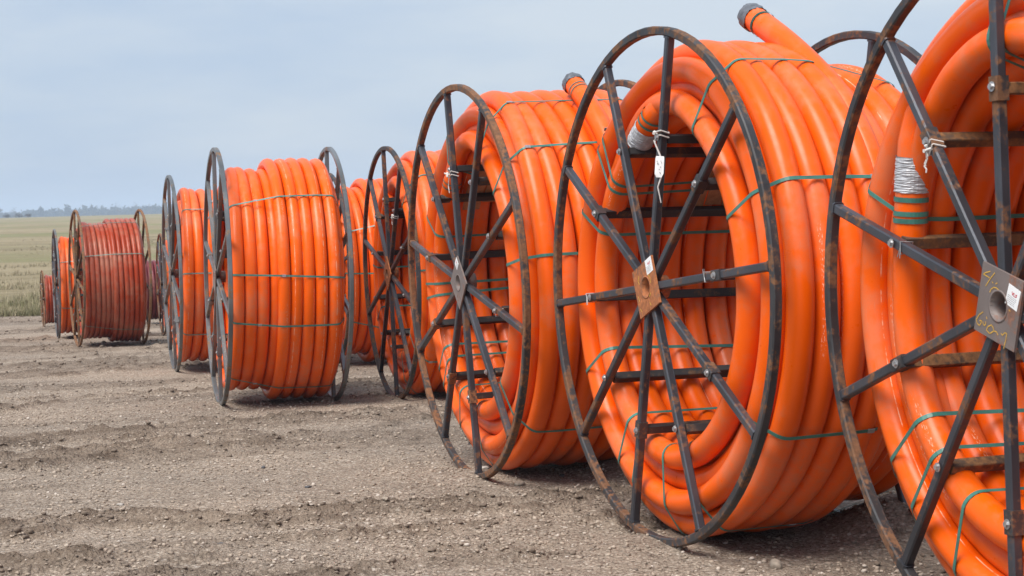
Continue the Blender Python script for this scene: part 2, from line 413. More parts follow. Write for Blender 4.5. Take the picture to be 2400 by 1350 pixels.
_cache = {}
def flange_meshes(R, rb, tube, mr, ms, mp):
    key = (R, rb, tube, mr.name, ms.name, mp.name)
    if key in _cache: return _cache[key]
    h = tube / 2; c = tube * .14
    sec = [(-h + c, -h), (h - c, -h), (h, -h + c), (h, h - c), (h - c, h), (-h + c, h), (-h, h - c), (-h, -h + c)]   # (axial, radial)
    n = 80; V = []
    for i in range(n):
        a = 2 * math.pi * i / n
        for ax, ra in sec: V.append((ax, -(R - h + ra) * math.cos(a), (R - h + ra) * math.sin(a)))
    k8 = 8
    Fq = [(i * k8 + j, i * k8 + (j + 1) % k8, ((i + 1) % n) * k8 + (j + 1) % k8, ((i + 1) % n) * k8 + j) for i in range(n) for j in range(k8)]
    rim = mesh_np('flange_rim', V, Fq, mr)
    # spoke along +Z from the hub
    b = MB(); r0, r1 = .085 * R / 1.5, R - tube + .001
    b.box((0, 0, (r0 + r1) / 2), (h * .94, 0, 0), (0, h * .94, 0), (0, 0, (r1 - r0) / 2), c)
    b.box((0, 0, r1 - .006), (h * 1.12, 0, 0), (0, h * 1.2, 0), (0, 0, .0055), .008)      # weld bead at the rim
    spoke = b.mesh('spoke', ms)
    # hub plate: square with a round hole, and the sleeve behind it
    b = MB(); s = .145 * R / 1.5; hr = .058 * R / 1.5; N = 32
    O = []; I = []
    for i in range(N):
        a = 2 * math.pi * i / N + math.pi / 4; q = s / max(abs(math.cos(a)), abs(math.sin(a)))
        O.append((q * math.cos(a), q * math.sin(a))); I.append((hr * math.cos(a), hr * math.sin(a)))
    x0, x1 = -h - .013, -h - .001
    V = [(x0, *p) for p in O] + [(x0, *p) for p in I] + [(x1, *p) for p in O] + [(x1, *p) for p in I]
    Fh = []
    for i in range(N):
        j = (i + 1) % N
        Fh += [(i, j, N + j, N + i), (2 * N + j, 2 * N + i, 3 * N + i, 3 * N + j), (j, i, 2 * N + i, 2 * N + j), (N + i, N + j, 3 * N + j, 3 * N + i)]
    b.add(V, Fh)
    hub = b.mesh('hub_plate', mp)
    b = MB(); N = 20; V = []; L = .13
    for i in range(N):
        a = 2 * math.pi * i / N
        for rr, x in ((hr, x0 - .002), (hr * 1.16, x0 - .002), (hr * 1.16, x0 + L), (hr, x0 + L)): V.append((x, rr * math.cos(a), rr * math.sin(a)))
    b.add(V, [(i * 4 + j, i * 4 + (j + 1) % 4, ((i + 1) % N) * 4 + (j + 1) % 4, ((i + 1) % N) * 4 + j) for i in range(N) for j in range(4)])
    sleeve = b.mesh('hub_sleeve', mp, True)
    # bracket round the spoke and a bolt, both at the bar's radius
    b = MB(); b.box((0, 0, 0), (h + .005, 0, 0), (0, h + .005, 0), (0, 0, .05), .004)
    bracket = b.mesh('bracket', mr)
    b = MB(); b.cyl((-h - .017, 0, 0), (-h - .004, 0, 0), .013, .012, 6); b.cyl((-h - .007, 0, 0), (-h - .0035, 0, 0), .021, .021, 12)
    bolt = b.mesh('bolt', M_BOLT)
    _cache[key] = (rim, spoke, hub, sleeve, bracket, bolt)
    return _cache[key]

def tube_path(P, rho, sides, closed, uoff=0., flat=None, cap=True):
    """sweep a round section along P (n,3) in reel coordinates; returns V,F,UV"""
    P = np.asarray(P, float); n = len(P)
    if closed: T = np.roll(P, -1, 0) - np.roll(P, 1, 0)
    elif n == 2: T = np.repeat(P[1:] - P[:1], 2, 0)
    else: T = np.gradient(P, axis=0)
    T /= np.linalg.norm(T, axis=1)[:, None]
    X = np.array([1., 0, 0]); S = X - T * (T @ X)[:, None]; S /= np.linalg.norm(S, axis=1)[:, None]
    N = np.cross(T, S)
    an = np.linspace(0, 2 * np.pi, sides, endpoint=False)
    rho = np.broadcast_to(np.asarray(rho, float), (n,))
    fx = np.ones((n, 2)) if flat is None else flat
    V = P[:, None, :] + rho[:, None, None] * (np.cos(an)[None, :, None] * S[:, None, :] * fx[:, :1, None] + np.sin(an)[None, :, None] * N[:, None, :] * fx[:, 1:, None])
    seg = np.linalg.norm(np.diff(P, axis=0, append=P[:1]), axis=1); u = np.concatenate([[0], np.cumsum(seg)])[:n]
    m = n if closed else n - 1
    i = np.arange(m)[:, None]; j = np.arange(sides)[None, :]
    i2 = (i + 1) % n; j2 = (j + 1) % sides
    F = np.stack([i * sides + j, i2 * sides + j, i2 * sides + j2, i * sides + j2], -1).reshape(-1, 4)
    # per-corner uv
    ue = np.append(u, u[-1] + seg[-1])
    U = np.stack([np.stack([ue[i] + 0 * j, ue[i + 1] + 0 * j, ue[i + 1] + 0 * j, ue[i] + 0 * j], -1),
                  np.stack([j / sides + 0 * i, j / sides + 0 * i, (j + 1) / sides + 0 * i, (j + 1) / sides + 0 * i], -1)], -1).reshape(-1, 2)
    U = U + np.array([uoff * 3.7, uoff])
    return V.reshape(-1, 3), F, U

class Tubes:
    def __init__(s): s.V = []; s.F = []; s.U = []; s.o = 0
    def add(s, V, F, U):
        s.V.append(V); s.F.append(F + s.o); s.U.append(U); s.o += len(V)
    def cap(s, ring, centre):
        """close an open end with a fan of quads towards its centre"""
        ring = np.asarray(ring); n = len(ring); c = np.asarray(centre)
        V = np.concatenate([ring, (ring + c * 3) / 4, c[None]]); F = []
        for i in range(n): F.append((i, (i + 1) % n, n + (i + 1) % n, n + i))
        for i in range(0, n, 2): F.append((n + i, n + (i + 1) % n, n + (i + 2) % n, 2 * n))
        F = np.array(F); s.add(V, F, np.zeros((F.size, 2)))
    def mesh(s, name, mat):
        return mesh_np(name, np.concatenate(s.V), np.concatenate(s.F), mat, True, np.concatenate(s.U))

def hull2(pts):
    pts = sorted(set(map(tuple, pts)))
    def half(ps):
        h = []
        for p in ps:
            while len(h) >= 2 and (h[-1][0] - h[-2][0]) * (p[1] - h[-2][1]) - (h[-1][1] - h[-2][1]) * (p[0] - h[-2][0]) <= 0: h.pop()
            h.append(p)
        return h
    a, b = half(pts), half(pts[::-1]); return np.array(a[:-1] + b[:-1])

def band_mesh(name, pts, wdir, nrm_from, w, th, mat, R, closed=True):
    """flat band through pts (n,3); wdir = width direction"""
    pts = np.asarray(pts, float); n = len(pts); wd = np.asarray(wdir, float) * w / 2
    c = nrm_from
    out = pts - c; out /= np.linalg.norm(out, axis=1)[:, None]
    A = np.concatenate([pts + wd, pts - wd, pts - wd + out * th, pts + wd + out * th])
    m = n if closed else n - 1; F = []
    for i in range(m):
        j = (i + 1) % n
        for a, b in ((0, 1), (1, 2), (2, 3), (3, 0)): F.append((a * n + i, a * n + j, b * n + j, b * n + i))
    return mesh_np(name, A, F, mat)

def build_reel(label, group, X, Y, R=1.5, W=1.37, yaw=17., lean=0., phase=20., pipe=.149, layers=3, turns=8, top=(0, 8), straps=(), tail=None,
               outer_tail=None, quality=2, seed=1, mats=None, rb=.87, plate_rot=22., sag=.04, droop=1.0, tops2=None, bars=True, drop=0., gap_f=.028):
    mr, ms, mb, mp, mpipe, mstrap = mats or (M_RIM, M_STEEL, M_BAR, M_PLATE, M_PIPE, M_STRAP)
    rng = np.random.default_rng(seed); s = R / 1.5
    yw = math.radians(yaw); ax = np.array([math.cos(yw), math.sin(yw)])
    cx, cy = X + ax[0] * W / 2, Y + ax[1] * W / 2
    zc = float(base_z(Y)) - .012 + drop
    root = bpy.data.objects.new('pipe_reel', None); C.objects.link(root)
    root.location = (cx, cy, zc); root.rotation_euler = (0, math.radians(lean), yw); root.empty_display_size = .3
    tag(root, label, 'pipe reel', group)
    tube = .05 * s
    rim, spoke, hub, sleeve, bracket, bolt = flange_meshes(R, rb, tube, mr, ms, mp)
    ph = math.radians(phase)
    for side in (0, 1):
        xf = -W / 2 + tube / 2 if side == 0 else W / 2 - tube / 2
        fl = obj('flange', rim, root, (xf, 0, R), (0, 0, math.pi if side else 0))
        for i in range(10):
            a = ph + i * math.pi / 5
            if side: a = math.pi - a
            obj('spoke', spoke, fl, (0, 0, 0), (math.pi / 2 - a, 0, 0))
        obj('hub_plate', hub, fl, (0, 0, 0), (math.radians(plate_rot + (25 if side else 0)), 0, 0))
        obj('hub_sleeve', sleeve, fl)
    # bars between the flanges, at the coil's inner radius
    if bars:
        key = ('bar', W, s, mb.name)
        if key not in _cache:
            b = MB(); b.box((0, 0, 0), (0, .027 * s, 0), (0, 0, .024 * s), (W / 2 - tube - .003, 0, 0), .004)
            _cache[key] = b.mesh('crossbar', mb)
        for i in range(10):
            a = ph + i * math.pi / 5
            p = ang(a, rb, 0, R)
            br = obj('crossbar', _cache[key], root, tuple(p), (math.pi / 2 - a, 0, 0))
            if quality >= 1:
                if rng.random() < .4: obj('bracket', bracket, br, (-W / 2 + tube / 2, 0, 0))
                obj('bolt', bolt, br, (-W / 2 + tube / 2 - (.003), 0, rng.uniform(-.01, .01)))
    # coil
    seg, sides = {3: (156, 15), 2: (110, 12), 1: (72, 9), 0: (48, 8)}[quality]
    rho = pipe / 2
    th = np.linspace(0, 2 * np.pi, seg, endpoint=False)
    T = Tubes(); loops = []
    a_first = -W / 2 + tube + gap_f * s + rho; a_last = W / 2 - tube - gap_f * .7 * s - rho
    pitch = (a_last - a_first) / (turns - 1)
    r_in = rb + .024 * s + rho + .012 * s
    dr = pipe * .86
    cz = R - sag * s
    def lowf(amp, seed_, t):
        g = np.random.default_rng(seed_); r = np.zeros_like(t)
        for kf in (1, 2, 3, 4): r = r + g.normal() / kf * np.cos(kf * t + g.uniform(0, 6.28))
        return r * amp
    sl = rng.normal() * .02 * s
    for L in range(5):
        for i in range(turns):
            full = L < layers
            part = (L == layers) and top and top[0] <= i < top[1]
            if not (full or part): continue
            covered = L + 1 < layers or (L + 1 == layers and top and top[0] <= i - 1 and i + 1 < top[1])
            interior = 0 < L and covered and 1 < i < turns - 2
            if interior: continue
            if tail and L == 0 and i == 0: continue
            if outer_tail and part and i == outer_tail['i']: continue
            a0 = a_first + pitch * i + (pitch / 2 if (L % 2 and i < turns - 1) else (-pitch * .02 if L % 2 else 0)) + rng.normal() * .003 * s
            if L % 2 and i == turns - 1: continue
            sd = int(rng.integers(1 << 30))
            axial = a0 + lowf(.0035 * s, sd, th) + sl * np.sin(th + .4) * (1 if L == 0 else .6)
            lift = np.exp(-((np.angle(np.exp(1j * (th - math.radians(98))))) / .75) ** 2)
            e = droop * (1.0 if i == 0 else .5 if i == 1 else .25 if i == 2 else .1)
            rr = r_in + dr * L + lowf(.0035 * s, sd + 1, th) + lift * e * (.10, .06, .03, 0.01, 0)[L] * s + rng.normal() * .003
            if i == 0 and L > 0: axial = axial + lift * droop * .035 * L * s
            rhoL = np.full(seg, rho)
            for st in straps:
                rhoL = rhoL * (1 - .03 * np.exp(-(np.angle(np.exp(1j * (th - math.radians(st)))) / .035) ** 2))
            Pp = np.stack([axial, -rr * np.cos(th), cz + rr * np.sin(th)], -1)
            T.add(*tube_path(Pp, rhoL, sides, True, rng.random()))
            loops.append((axial, rr))
    extra = []                                # (name, mesh)
    if tail:
        t0 = math.radians(tail['th']); rt = tail['r']; Ls = tail['L']
        sweep = np.linspace(0, 2 * math.pi + 1.6, int(seg * 1.25))
        tt = t0 + sweep
        lift = np.exp(-((tt - math.radians(98 + 360)) / .75) ** 2)
        rr = rt + (r_in - rt) * np.clip(sweep / 2.5, 0, 1) + lift * .11 * droop * s + .12 * np.clip((sweep - 2 * math.pi - .5), 0, 2)
        xa = a_first + tail.get('dx', -.01) + pitch * .9 * np.clip((sweep - 5.2) / 2.4, 0, 1.2)
        arc = np.stack([xa, -rr * np.cos(tt), cz + rr * np.sin(tt)], -1)
        ts = np.linspace(Ls, 0, 26, endpoint=False)
        p0 = arc[0]
        tang = np.array([0, -math.sin(t0), -math.cos(t0)])       # direction of decreasing angle
        st_ = p0 + ts[:, None] * tang - (ts[:, None] ** 2) * .10 * np.array([0, -math.cos(t0), math.sin(t0)])
        Pp = np.concatenate([st_, arc])
        dist = np.concatenate([Ls - ts, np.full(len(arc), 9)])
        q = np.clip(dist / .16, 0, 1) ** .6
        flat = np.stack([.45 + .55 * q, .80 + .2 * q], -1)
        V, Fq, U = tube_path(Pp, rho, sides, False, .2, flat); T.add(V, Fq, U)
        T.cap(V[:sides], Pp[0] + (Pp[1] - Pp[0]) * .6)
        tp = (dist > .20) & (dist < .20 + tail.get('tape', .2))
        ii = np.where(tp)[0]
        if len(ii) > 2:
            tq = np.linspace(0, len(ii) - 1, 34); pq = np.stack([np.interp(tq, np.arange(len(ii)), Pp[ii][:, c_]) for c_ in range(3)], -1)
            V, Fq, U = tube_path(pq, rho + .004, 28, False)
            g_ = np.random.default_rng(seed + 4); cen_ = np.repeat(pq, 28, 0); out_ = (V - cen_) / np.linalg.norm(V - cen_, axis=1)[:, None]
            fold = g_.normal(size=(34, 28)); fold = fold + .8 * np.roll(fold, 1, 1) + .5 * np.roll(fold, 2, 1)
            V = V + out_ * np.clip(fold.reshape(-1, 1) * .0013, -.002, .004)
            extra.append(('tape_wrap', mesh_np('tape_wrap', V, Fq, tail.get('mat', M_TAPE), False)))
        for dd in tail.get('bands', (.13, .16)):
            jj = int(np.argmin(np.abs(dist - dd)))
            V, Fq, U = tube_path(np.stack([Pp[jj] - (Pp[jj + 1] - Pp[jj]) * .35, Pp[jj] + (Pp[jj + 1] - Pp[jj]) * .35]), rho * (flat[jj].max()) + .004, sides * 2, False)
            extra.append(('strap', mesh_np('strap', V, Fq, mstrap)))
        loops.append((np.interp(th, np.mod(tt[:seg], 2 * np.pi)[np.argsort(np.mod(tt[:seg], 2 * np.pi))], xa[:seg][np.argsort(np.mod(tt[:seg], 2 * np.pi))]),
                      np.interp(th, np.sort(np.mod(tt[:seg], 2 * np.pi)), rr[:seg][np.argsort(np.mod(tt[:seg], 2 * np.pi))])))
    if outer_tail:
        o = outer_tail; t0 = math.radians(o['th']); rt = r_in + dr * o.get('layer', layers)
        sweep = np.linspace(0, o.get('sweep', 5.9), seg)
        tt = t0 - sweep
        rr = rt - .14 * np.clip((sweep - (o.get('sweep', 5.9) - .7)) / .7, 0, 1) + lowf(.004, seed, tt)
        xa = a_first + pitch * o['i'] + np.zeros_like(tt) + o.get('slew', 0) * np.exp(-sweep * 2)
        arc = np.stack([xa, -rr * np.cos(tt), cz + rr * np.sin(tt)], -1)
        tang = np.array([o.get('dx', 0), math.sin(t0), math.cos(t0)])          # direction of increasing angle
        rad = np.array([0, -math.cos(t0), math.sin(t0)])
        ts = np.linspace(o['L'], 0, 24, endpoint=False)
        st_ = arc[0] + ts[:, None] * tang - (ts[:, None] ** 2) * o.get('curl', .16) * rad
        Pp = np.concatenate([st_, arc]); dist = np.concatenate([o['L'] - ts, np.full(len(arc), 9)])
        V, Fq, U = tube_path(Pp, rho, sides, False, .55); T.add(V, Fq, U)
        T.cap(V[:sides], Pp[0])
        if o.get('cap', .09):
            e0 = (Pp[0] - Pp[1]) / np.linalg.norm(Pp[0] - Pp[1])
            ii = np.where(dist < o.get('cap', .09))[0][::-1]
            path = np.concatenate([Pp[ii], [Pp[0] + e0 * .012, Pp[0] + e0 * .028, Pp[0] + e0 * .036]])
            rad_ = np.concatenate([rho + .004 + .004 * np.abs(np.sin(np.arange(len(ii)) * 1.7)), [rho * .97, rho * .72, rho * .1]])
            V, Fq, U = tube_path(path, rad_, sides * 2, False)
            V = V + np.random.default_rng(3).normal(size=V.shape) * .0025
            extra.append(('tape_wrap', mesh_np('tape_wrap', V, Fq, o.get('mat', M_TAPE_D), True)))
        for dd in o.get('bands', (.15, .18)):
            jj = int(np.argmin(np.abs(dist - dd)))
            V, Fq, U = tube_path(np.stack([Pp[jj] - (Pp[jj + 1] - Pp[jj]) * .25, Pp[jj] + (Pp[jj + 1] - Pp[jj]) * .25]), rho + .004, sides * 2, False)
            extra.append(('strap', mesh_np('strap', V, Fq, mstrap)))
    coil = obj('pipe_coil', T.mesh('pipe_coil', mpipe), root)
    for nme, m_ in extra: obj(nme, m_, coil)
    # taut straps round the coil's section
    for st in straps:
        a = math.radians(st); kk = int(round((a % (2 * math.pi)) / (2 * math.pi) * seg)) % seg
        pts = []
        for axial, rr in loops:
            for q in np.linspace(0, 2 * np.pi, 20, endpoint=False):
                pts.append((round(axial[kk] + (rho + .002) * math.cos(q), 5), round(rr[kk] + (rho + .002) * math.sin(q), 5)))
        H = hull2(pts)
        aa = th[kk]
        e_r = np.array([0, -math.cos(aa), math.sin(aa)]); e_t = np.array([0, math.sin(aa), math.cos(aa)])
        tw = rng.normal() * .02
        P3 = np.array([[h[0], 0, cz] + h[1] * e_r + e_t * tw * h[0] for h in H])
        if quality >= 2 and mstrap is M_STRAP:
            if 'buckle' not in _cache:
                bb = MB(); bb.box((0, 0, 0), (0, .0135, 0), (0, 0, .003), (.020, 0, 0), .001); _cache['buckle'] = bb.mesh('buckle', M_BOLT)
            oi = [q for q in range(len(H) - 1) if H[q][1] > r_in + dr * 1.8 and H[q + 1][1] > r_in + dr * 1.8 and abs(H[q][0]) < W * .36]
            if oi:
                q = oi[int(rng.integers(len(oi)))]; obj('buckle', _cache['buckle'], coil, tuple((P3[q] + P3[q + 1]) / 2 + e_r * .004), (math.pi / 2 - aa, 0, 0))
        cen = np.array([0, 0, cz]) + e_r * (r_in + dr)
        obj('strap', band_mesh('strap', P3, e_t, cen, .020 * max(s, .85), .0025, mstrap, R), coil)
    return root

MATS2 = (M_RIM, M_STEEL, M_BAR, M_PLATE, M_PIPE, M_STRAP)
GRP = 'steel reels of orange pipe standing in rows on the gravel'
reel1 = build_reel('nearest pipe reel at the right edge, yellow scribbles on its hub plate', GRP, 1.961, 6.784, yaw=17.3, lean=-.2, phase=20, layers=4, top=None,
                   straps=(97, 92, 158, -143, -131, -114, 40, -30), tail=dict(th=178, r=.905, L=.83, tape=.2, bands=(.43, .475, .52)), quality=3, seed=11, plate_rot=15, gap_f=.004, sag=.01, mats=(M_RIM, M_STEEL, M_BAR_RUST, M_PLATE_D, M_PIPE, M_STRAP))
reel2 = build_reel('pipe reel with white tag on a spoke and taped pipe end jutting above its coil', GRP, .778, 9.843, yaw=20.1, lean=.4, phase=6.3, layers=3, top=(0, 5),
                   straps=(62, 26, -31, -66, 160, 139, 134, -153, -119, -109, -88), tail=dict(th=131, r=.92, L=.65, tape=.2, bands=(.12, .17)), outer_tail=dict(i=4, th=56, L=1.02, curl=.10, sweep=5.6),
                   quality=3, seed=22, plate_rot=-22.5, sag=.015)
reel3 = build_reel('pipe reel with rusty brown rim standing directly left of the reel with white tag', GRP, -.362, 12.909, yaw=18.5, lean=-1.4, phase=24.6, layers=4, top=None,
                   straps=(68, 44.5, 9, -45, -172, -178, 158, -137, -143, -112, -88, 118), tail=dict(th=140, r=.92, L=.42, tape=.0, bands=(.14, .19)), outer_tail=dict(i=4.35, th=54, L=.50, layer=4, curl=.15, cap=.07, sweep=1.2), quality=3, seed=33, plate_rot=45, sag=.01, mats=(M_RIM_R, M_STEEL, M_BAR, M_PLATE_D, M_PIPE, M_STRAP))
reel4 = build_reel('pipe reel with slim dark rim just right of the broadside grey-rimmed reel', GRP, -1.438, 20.027, yaw=16.2, lean=-.8, phase=21.5, layers=4, top=None,
                   straps=(52, 4, -42, 176, -150, -128, -100, -75), tail=dict(th=135, r=.92, L=.40, tape=.0, bands=(.14, .2)), quality=2, seed=44, plate_rot=45, sag=.01)
reel5 = build_reel('grey-rimmed pipe reel seen broadside, its coil stepping up a layer halfway across', GRP, -3.458, 19.695, yaw=15.2, lean=.6, phase=21, layers=3, top=(3, 9), turns=9, pipe=.14, gap_f=.008,
                   straps=(42, 3.5, -18, -60), quality=2, seed=55, mats=(M_ZINC, M_ZINC, M_BAR, M_PLATE_D, M_PIPE, M_STRAP))
reel6 = build_reel('grey-rimmed pipe reel half hidden behind the left flange of the broadside reel', GRP, -5.186, 25.791, yaw=16.1, phase=20, layers=3, top=None, W=1.37,
                   straps=(50, 3, -38), quality=2, seed=66, mats=(M_ZINC, M_ZINC, M_BAR, M_PLATE_D, M_PIPE, M_STRAP_G))
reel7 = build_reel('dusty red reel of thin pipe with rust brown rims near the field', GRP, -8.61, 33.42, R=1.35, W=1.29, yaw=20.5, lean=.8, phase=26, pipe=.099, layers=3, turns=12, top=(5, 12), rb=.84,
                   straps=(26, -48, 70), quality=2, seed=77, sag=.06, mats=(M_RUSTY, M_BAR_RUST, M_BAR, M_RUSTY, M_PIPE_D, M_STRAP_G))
reel8 = build_reel('bright orange pipe reel with grey rim half hidden behind the dusty red one', GRP, -9.93, 36.9, R=1.2, W=1.1, yaw=18.3, phase=12, pipe=.11, layers=3, turns=9, top=(4, 8), rb=.72,
                   straps=(30, -25), quality=1, seed=88, mats=(M_ZINC, M_STEEL, M_BAR, M_RUSTY, M_PIPE_F, M_STRAP_G))
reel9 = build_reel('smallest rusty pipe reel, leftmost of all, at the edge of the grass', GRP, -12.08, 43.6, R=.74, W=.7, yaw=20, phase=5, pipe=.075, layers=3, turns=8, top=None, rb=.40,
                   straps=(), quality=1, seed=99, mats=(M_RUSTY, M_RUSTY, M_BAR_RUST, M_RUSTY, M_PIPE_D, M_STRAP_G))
reel10 = build_reel('pipe reel behind the broadside reel, only its orange coil showing past the right rim', GRP, -2.84, 26.5, yaw=16.5, phase=9, layers=3, top=(2, 6),
                    straps=(30, 2, -35), quality=1, seed=110)
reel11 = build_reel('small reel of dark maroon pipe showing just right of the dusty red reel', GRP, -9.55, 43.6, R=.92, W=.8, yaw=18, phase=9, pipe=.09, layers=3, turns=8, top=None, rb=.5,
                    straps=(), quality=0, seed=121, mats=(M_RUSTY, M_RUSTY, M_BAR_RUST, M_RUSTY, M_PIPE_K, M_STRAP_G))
reel12 = build_reel('reel with a thin rusty rim squeezed behind the narrow grey-rimmed reel', GRP, -7.78, 37.6, R=1.13, W=1.0, yaw=17, phase=14, pipe=.11, layers=3, turns=8, top=None, rb=.66,
                    straps=(20,), quality=1, seed=132, mats=(M_RUSTY, M_STEEL, M_BAR, M_RUSTY, M_PIPE_F, M_STRAP_G))
bpy.context.view_layer.update()

# ------------------------------------------------------------------ boards, labels, writing, rags, tag
def boards(root, R, W, a0, a1, rb, n, x0, x1, sag=.04):
    """thin bent boards lying on the bars under the upper coil"""
    cz = R - sag * R / 1.5; wd = (x1 - x0) / n
    for i in range(n):
        rg = np.random.default_rng(i + 5); b0, b1 = math.radians(a0 + rg.uniform(-5, 5)), math.radians(a1 + rg.uniform(-5, 5))
        V = []; N = 12
        for j in range(N):
            a = b0 + (b1 - b0) * j / (N - 1)
            for r, x in ((rb, x0 + wd * i + .006), (rb, x0 + wd * (i + 1) - .006), (rb - .009, x0 + wd * (i + 1) - .006), (rb - .009, x0 + wd * i + .006)):
                V.append((x, -r * math.cos(a), cz + r * math.sin(a)))
        Fb = [(j * 4 + q, j * 4 + (q + 1) % 4, j * 4 + 4 + (q + 1) % 4, j * 4 + 4 + q) for j in range(N - 1) for q in range(4)] + [(0, 1, 2, 3), (N * 4 - 1, N * 4 - 2, N * 4 - 3, N * 4 - 4)]
        obj('board', mesh_np('board', V, Fb, M_WOOD), root)
boards(reel2, 1.5, 1.37, 104, 148, .935, 5, -.05, .56)
boards(reel3, 1.5, 1.37, 100, 138, .935, 6, -.42, .50)
boards(reel4, 1.5, 1.37, 40, 140, .935, 3, -.15, .30)

def front_flange(root):
    return [c for c in root.children if c.name.startswith('flange')][0]

def strokes(name, lines, w, x, mat, parent):
    """flat pen strokes on the plate: lines in (image-right, up) metres round the hub"""
    b = MB()
    for ln in lines:
        for (u0, v0), (u1, v1) in zip(ln[:-1], ln[1:]):
            d = np.array([u1 - u0, v1 - v0]); L = np.linalg.norm(d)
            if L < 1e-6: continue
            d /= L; n = np.array([-d[1], d[0]]) * w / 2; e = d * w * .35
            q = [np.array([u0, v0]) - e + n, np.array([u0, v0]) - e - n, np.array([u1, v1]) + e - n, np.array([u1, v1]) + e + n]
            b.add([(x, -p[0], p[1]) for p in q], [(0, 1, 2, 3)])
    return obj(name, b.mesh(name, mat), parent)

def paper_label(root, cu, cv, size, rot, seed):
    fl = front_flange(root); x = -.025 - .0142
    a = math.radians(rot); R2 = np.array([[math.cos(a), -math.sin(a)], [math.sin(a), math.cos(a)]])
    tr = lambda p: tuple(R2 @ np.array(p) + np.array([cu, cv]))
    h = size / 2; b = MB(); c4 = [tr(p) for p in ((-h, -h), (h, -h), (h, h), (-h, h))]
    b.add([(x, -p[0], p[1]) for p in c4] + [(x + .001, -p[0], p[1]) for p in c4], [(0, 1, 2, 3), (7, 6, 5, 4), (0, 4, 5, 1), (1, 5, 6, 2), (2, 6, 7, 3), (3, 7, 4, 0)])
    obj('paper_label', b.mesh('paper_label', M_PAPER), fl)
    k_ = size / .09
    red = [[tr((-.012 * k_, .020 * k_)), tr((-.006 * k_, .008 * k_)), tr((0, .020 * k_))], [tr((.004 * k_, .020 * k_)), tr((.004 * k_, .008 * k_)), tr((.012 * k_, .008 * k_))],
           [tr((.024 * k_, .020 * k_)), tr((.016 * k_, .018 * k_)), tr((.024 * k_, .012 * k_)), tr((.016 * k_, .008 * k_))]]
    strokes('red_lettering', red, .004 * k_, x - .0006, M_RED, fl)
    rg = random.Random(seed); grey = []
    for r_ in range(5):
        v = (-.002 - .008 * r_) * k_; u = -.035 * k_
        while u < .02 * k_:
            l = rg.uniform(.004, .013) * k_; grey.append([tr((u, v)), tr((u + l, v))]); u += l + .004 * k_
    strokes('grey_lettering', grey, .0022 * k_, x - .0006, M_GREY, fl)
paper_label(reel2, .05, .128, .088, 22.5, 1)
paper_label(reel1, .103, .04, .085, -22, 2)
paper_label(reel3, -.01, .145, .07, 45, 3)
C1 = lambda cx, cy: ((cx - 475) / 4.82 / 587 / .55, -(cy - 675) / 4.82 / 587 + (cx - 475) / 4.82 / 587 * .12)
scrib = [[(320, 300), (345, 285), (395, 275)], [(320, 300), (385, 345)], [(445, 295), (400, 350), (345, 435)], [(388, 510), (400, 480), (430, 458), (460, 465), (485, 490)],
         [(308, 735), (265, 765), (232, 820), (240, 865), (268, 893), (285, 860), (290, 835), (270, 835)], [(305, 850), (310, 880), (325, 893), (338, 870), (335, 850)],
         [(345, 945), (360, 905), (400, 885), (420, 920), (425, 955), (380, 985), (345, 945)], [(425, 955), (455, 965), (470, 1000)], [(505, 985), (520, 1005), (545, 975), (565, 985), (555, 1050), (530, 1155)],
         [(415, 395), (425, 408)], [(455, 420), (470, 410)], [(595, 720), (605, 735)], [(345, 795), (352, 815)]]
strokes('yellow_writing', [[C1(*p) for p in l] for l in scrib], .0042, -.025 - .0146, M_YELLOW, front_flange(reel1))
arc = [[(.035, .075), (.055, .066), (.07, .045), (.075, .03)], [(-.09, .06), (-.10, .03), (-.085, .015)], [(-.10, -.06), (-.085, -.085)], [(.055, -.05), (.07, -.03)], [(.06, -.085), (.075, -.10)], [(-.07, -.13), (-.055, -.145)]]
strokes('yellow_weld_marks', arc, .006, -.025 - .0146, M_YELLOW, front_flange(reel2))

def rag(root, R, W, a_deg, r, drops, seed, lenf=1.):
    """strip of cloth knotted round a spoke, ends hanging"""
    rg = np.random.default_rng(seed); a = math.radians(a_deg); b = MB()
    er = np.array([0, -math.cos(a), math.sin(a)]); et = np.array([0, math.sin(a), math.cos(a)]); ex = np.array([1., 0, 0])
    c = np.array([-W / 2 + .025, 0, R]) + er * r
    for dz in ((-.012, .014) if drops else (0.,)):
        hs = .0275; ring = [c + ex * sx * hs + et * sy * hs + er * (dz + sx * sy * .008) for sx, sy in ((-1, -1), (1, -1), (1, 1), (-1, 1))]
        for i in range(4): b.cyl(ring[i], ring[(i + 1) % 4], .0045 if drops else .0025, .0045 if drops else .0025, 6)
    kn = c - ex * .036 + et * .012
    for q in range(5 if drops else 0): b.cyl(kn + rg.normal(size=3) * .008, kn + rg.normal(size=3) * .012, .009, .006, 6)
    for L in drops:
        p = kn.copy(); w = .007
        side = np.array([0, 1., 0])
        pts = [p + np.array([-.006, rg.normal() * .004 + .012 * math.sin(j * 1.1 + L * 20), -L * j / 7]) for j in range(8)]
        V = []
        for j, q in enumerate(pts):
            ww = w * (1 - .06 * j) ; V += [q - side * ww, q + side * ww, q + side * ww + np.array([.003, 0, 0]), q - side * ww + np.array([.003, 0, 0])]
        b.add(V, [(j * 4 + i, j * 4 + (i + 1) % 4, j * 4 + 4 + (i + 1) % 4, j * 4 + 4 + i) for j in range(7) for i in range(4)] + [(0, 3, 2, 1), (28, 29, 30, 31)])
    if not drops:
        for q in (-1, 1): b.cyl(c - ex * .027 + er * .002, c - ex * .03 + er * (.01 * q) + et * .045, .0025, .002, 5)
    nm = 'rag' if drops else 'wire_tie'
    obj(nm, b.mesh(nm, M_CLOTH if drops else M_BOLT), root)
rag(reel2, 1.5, 1.37, 78.3, .90, (.05,), 1)
rag(reel3, 1.5, 1.37, 96.6, .83, (.14, .12), 2)
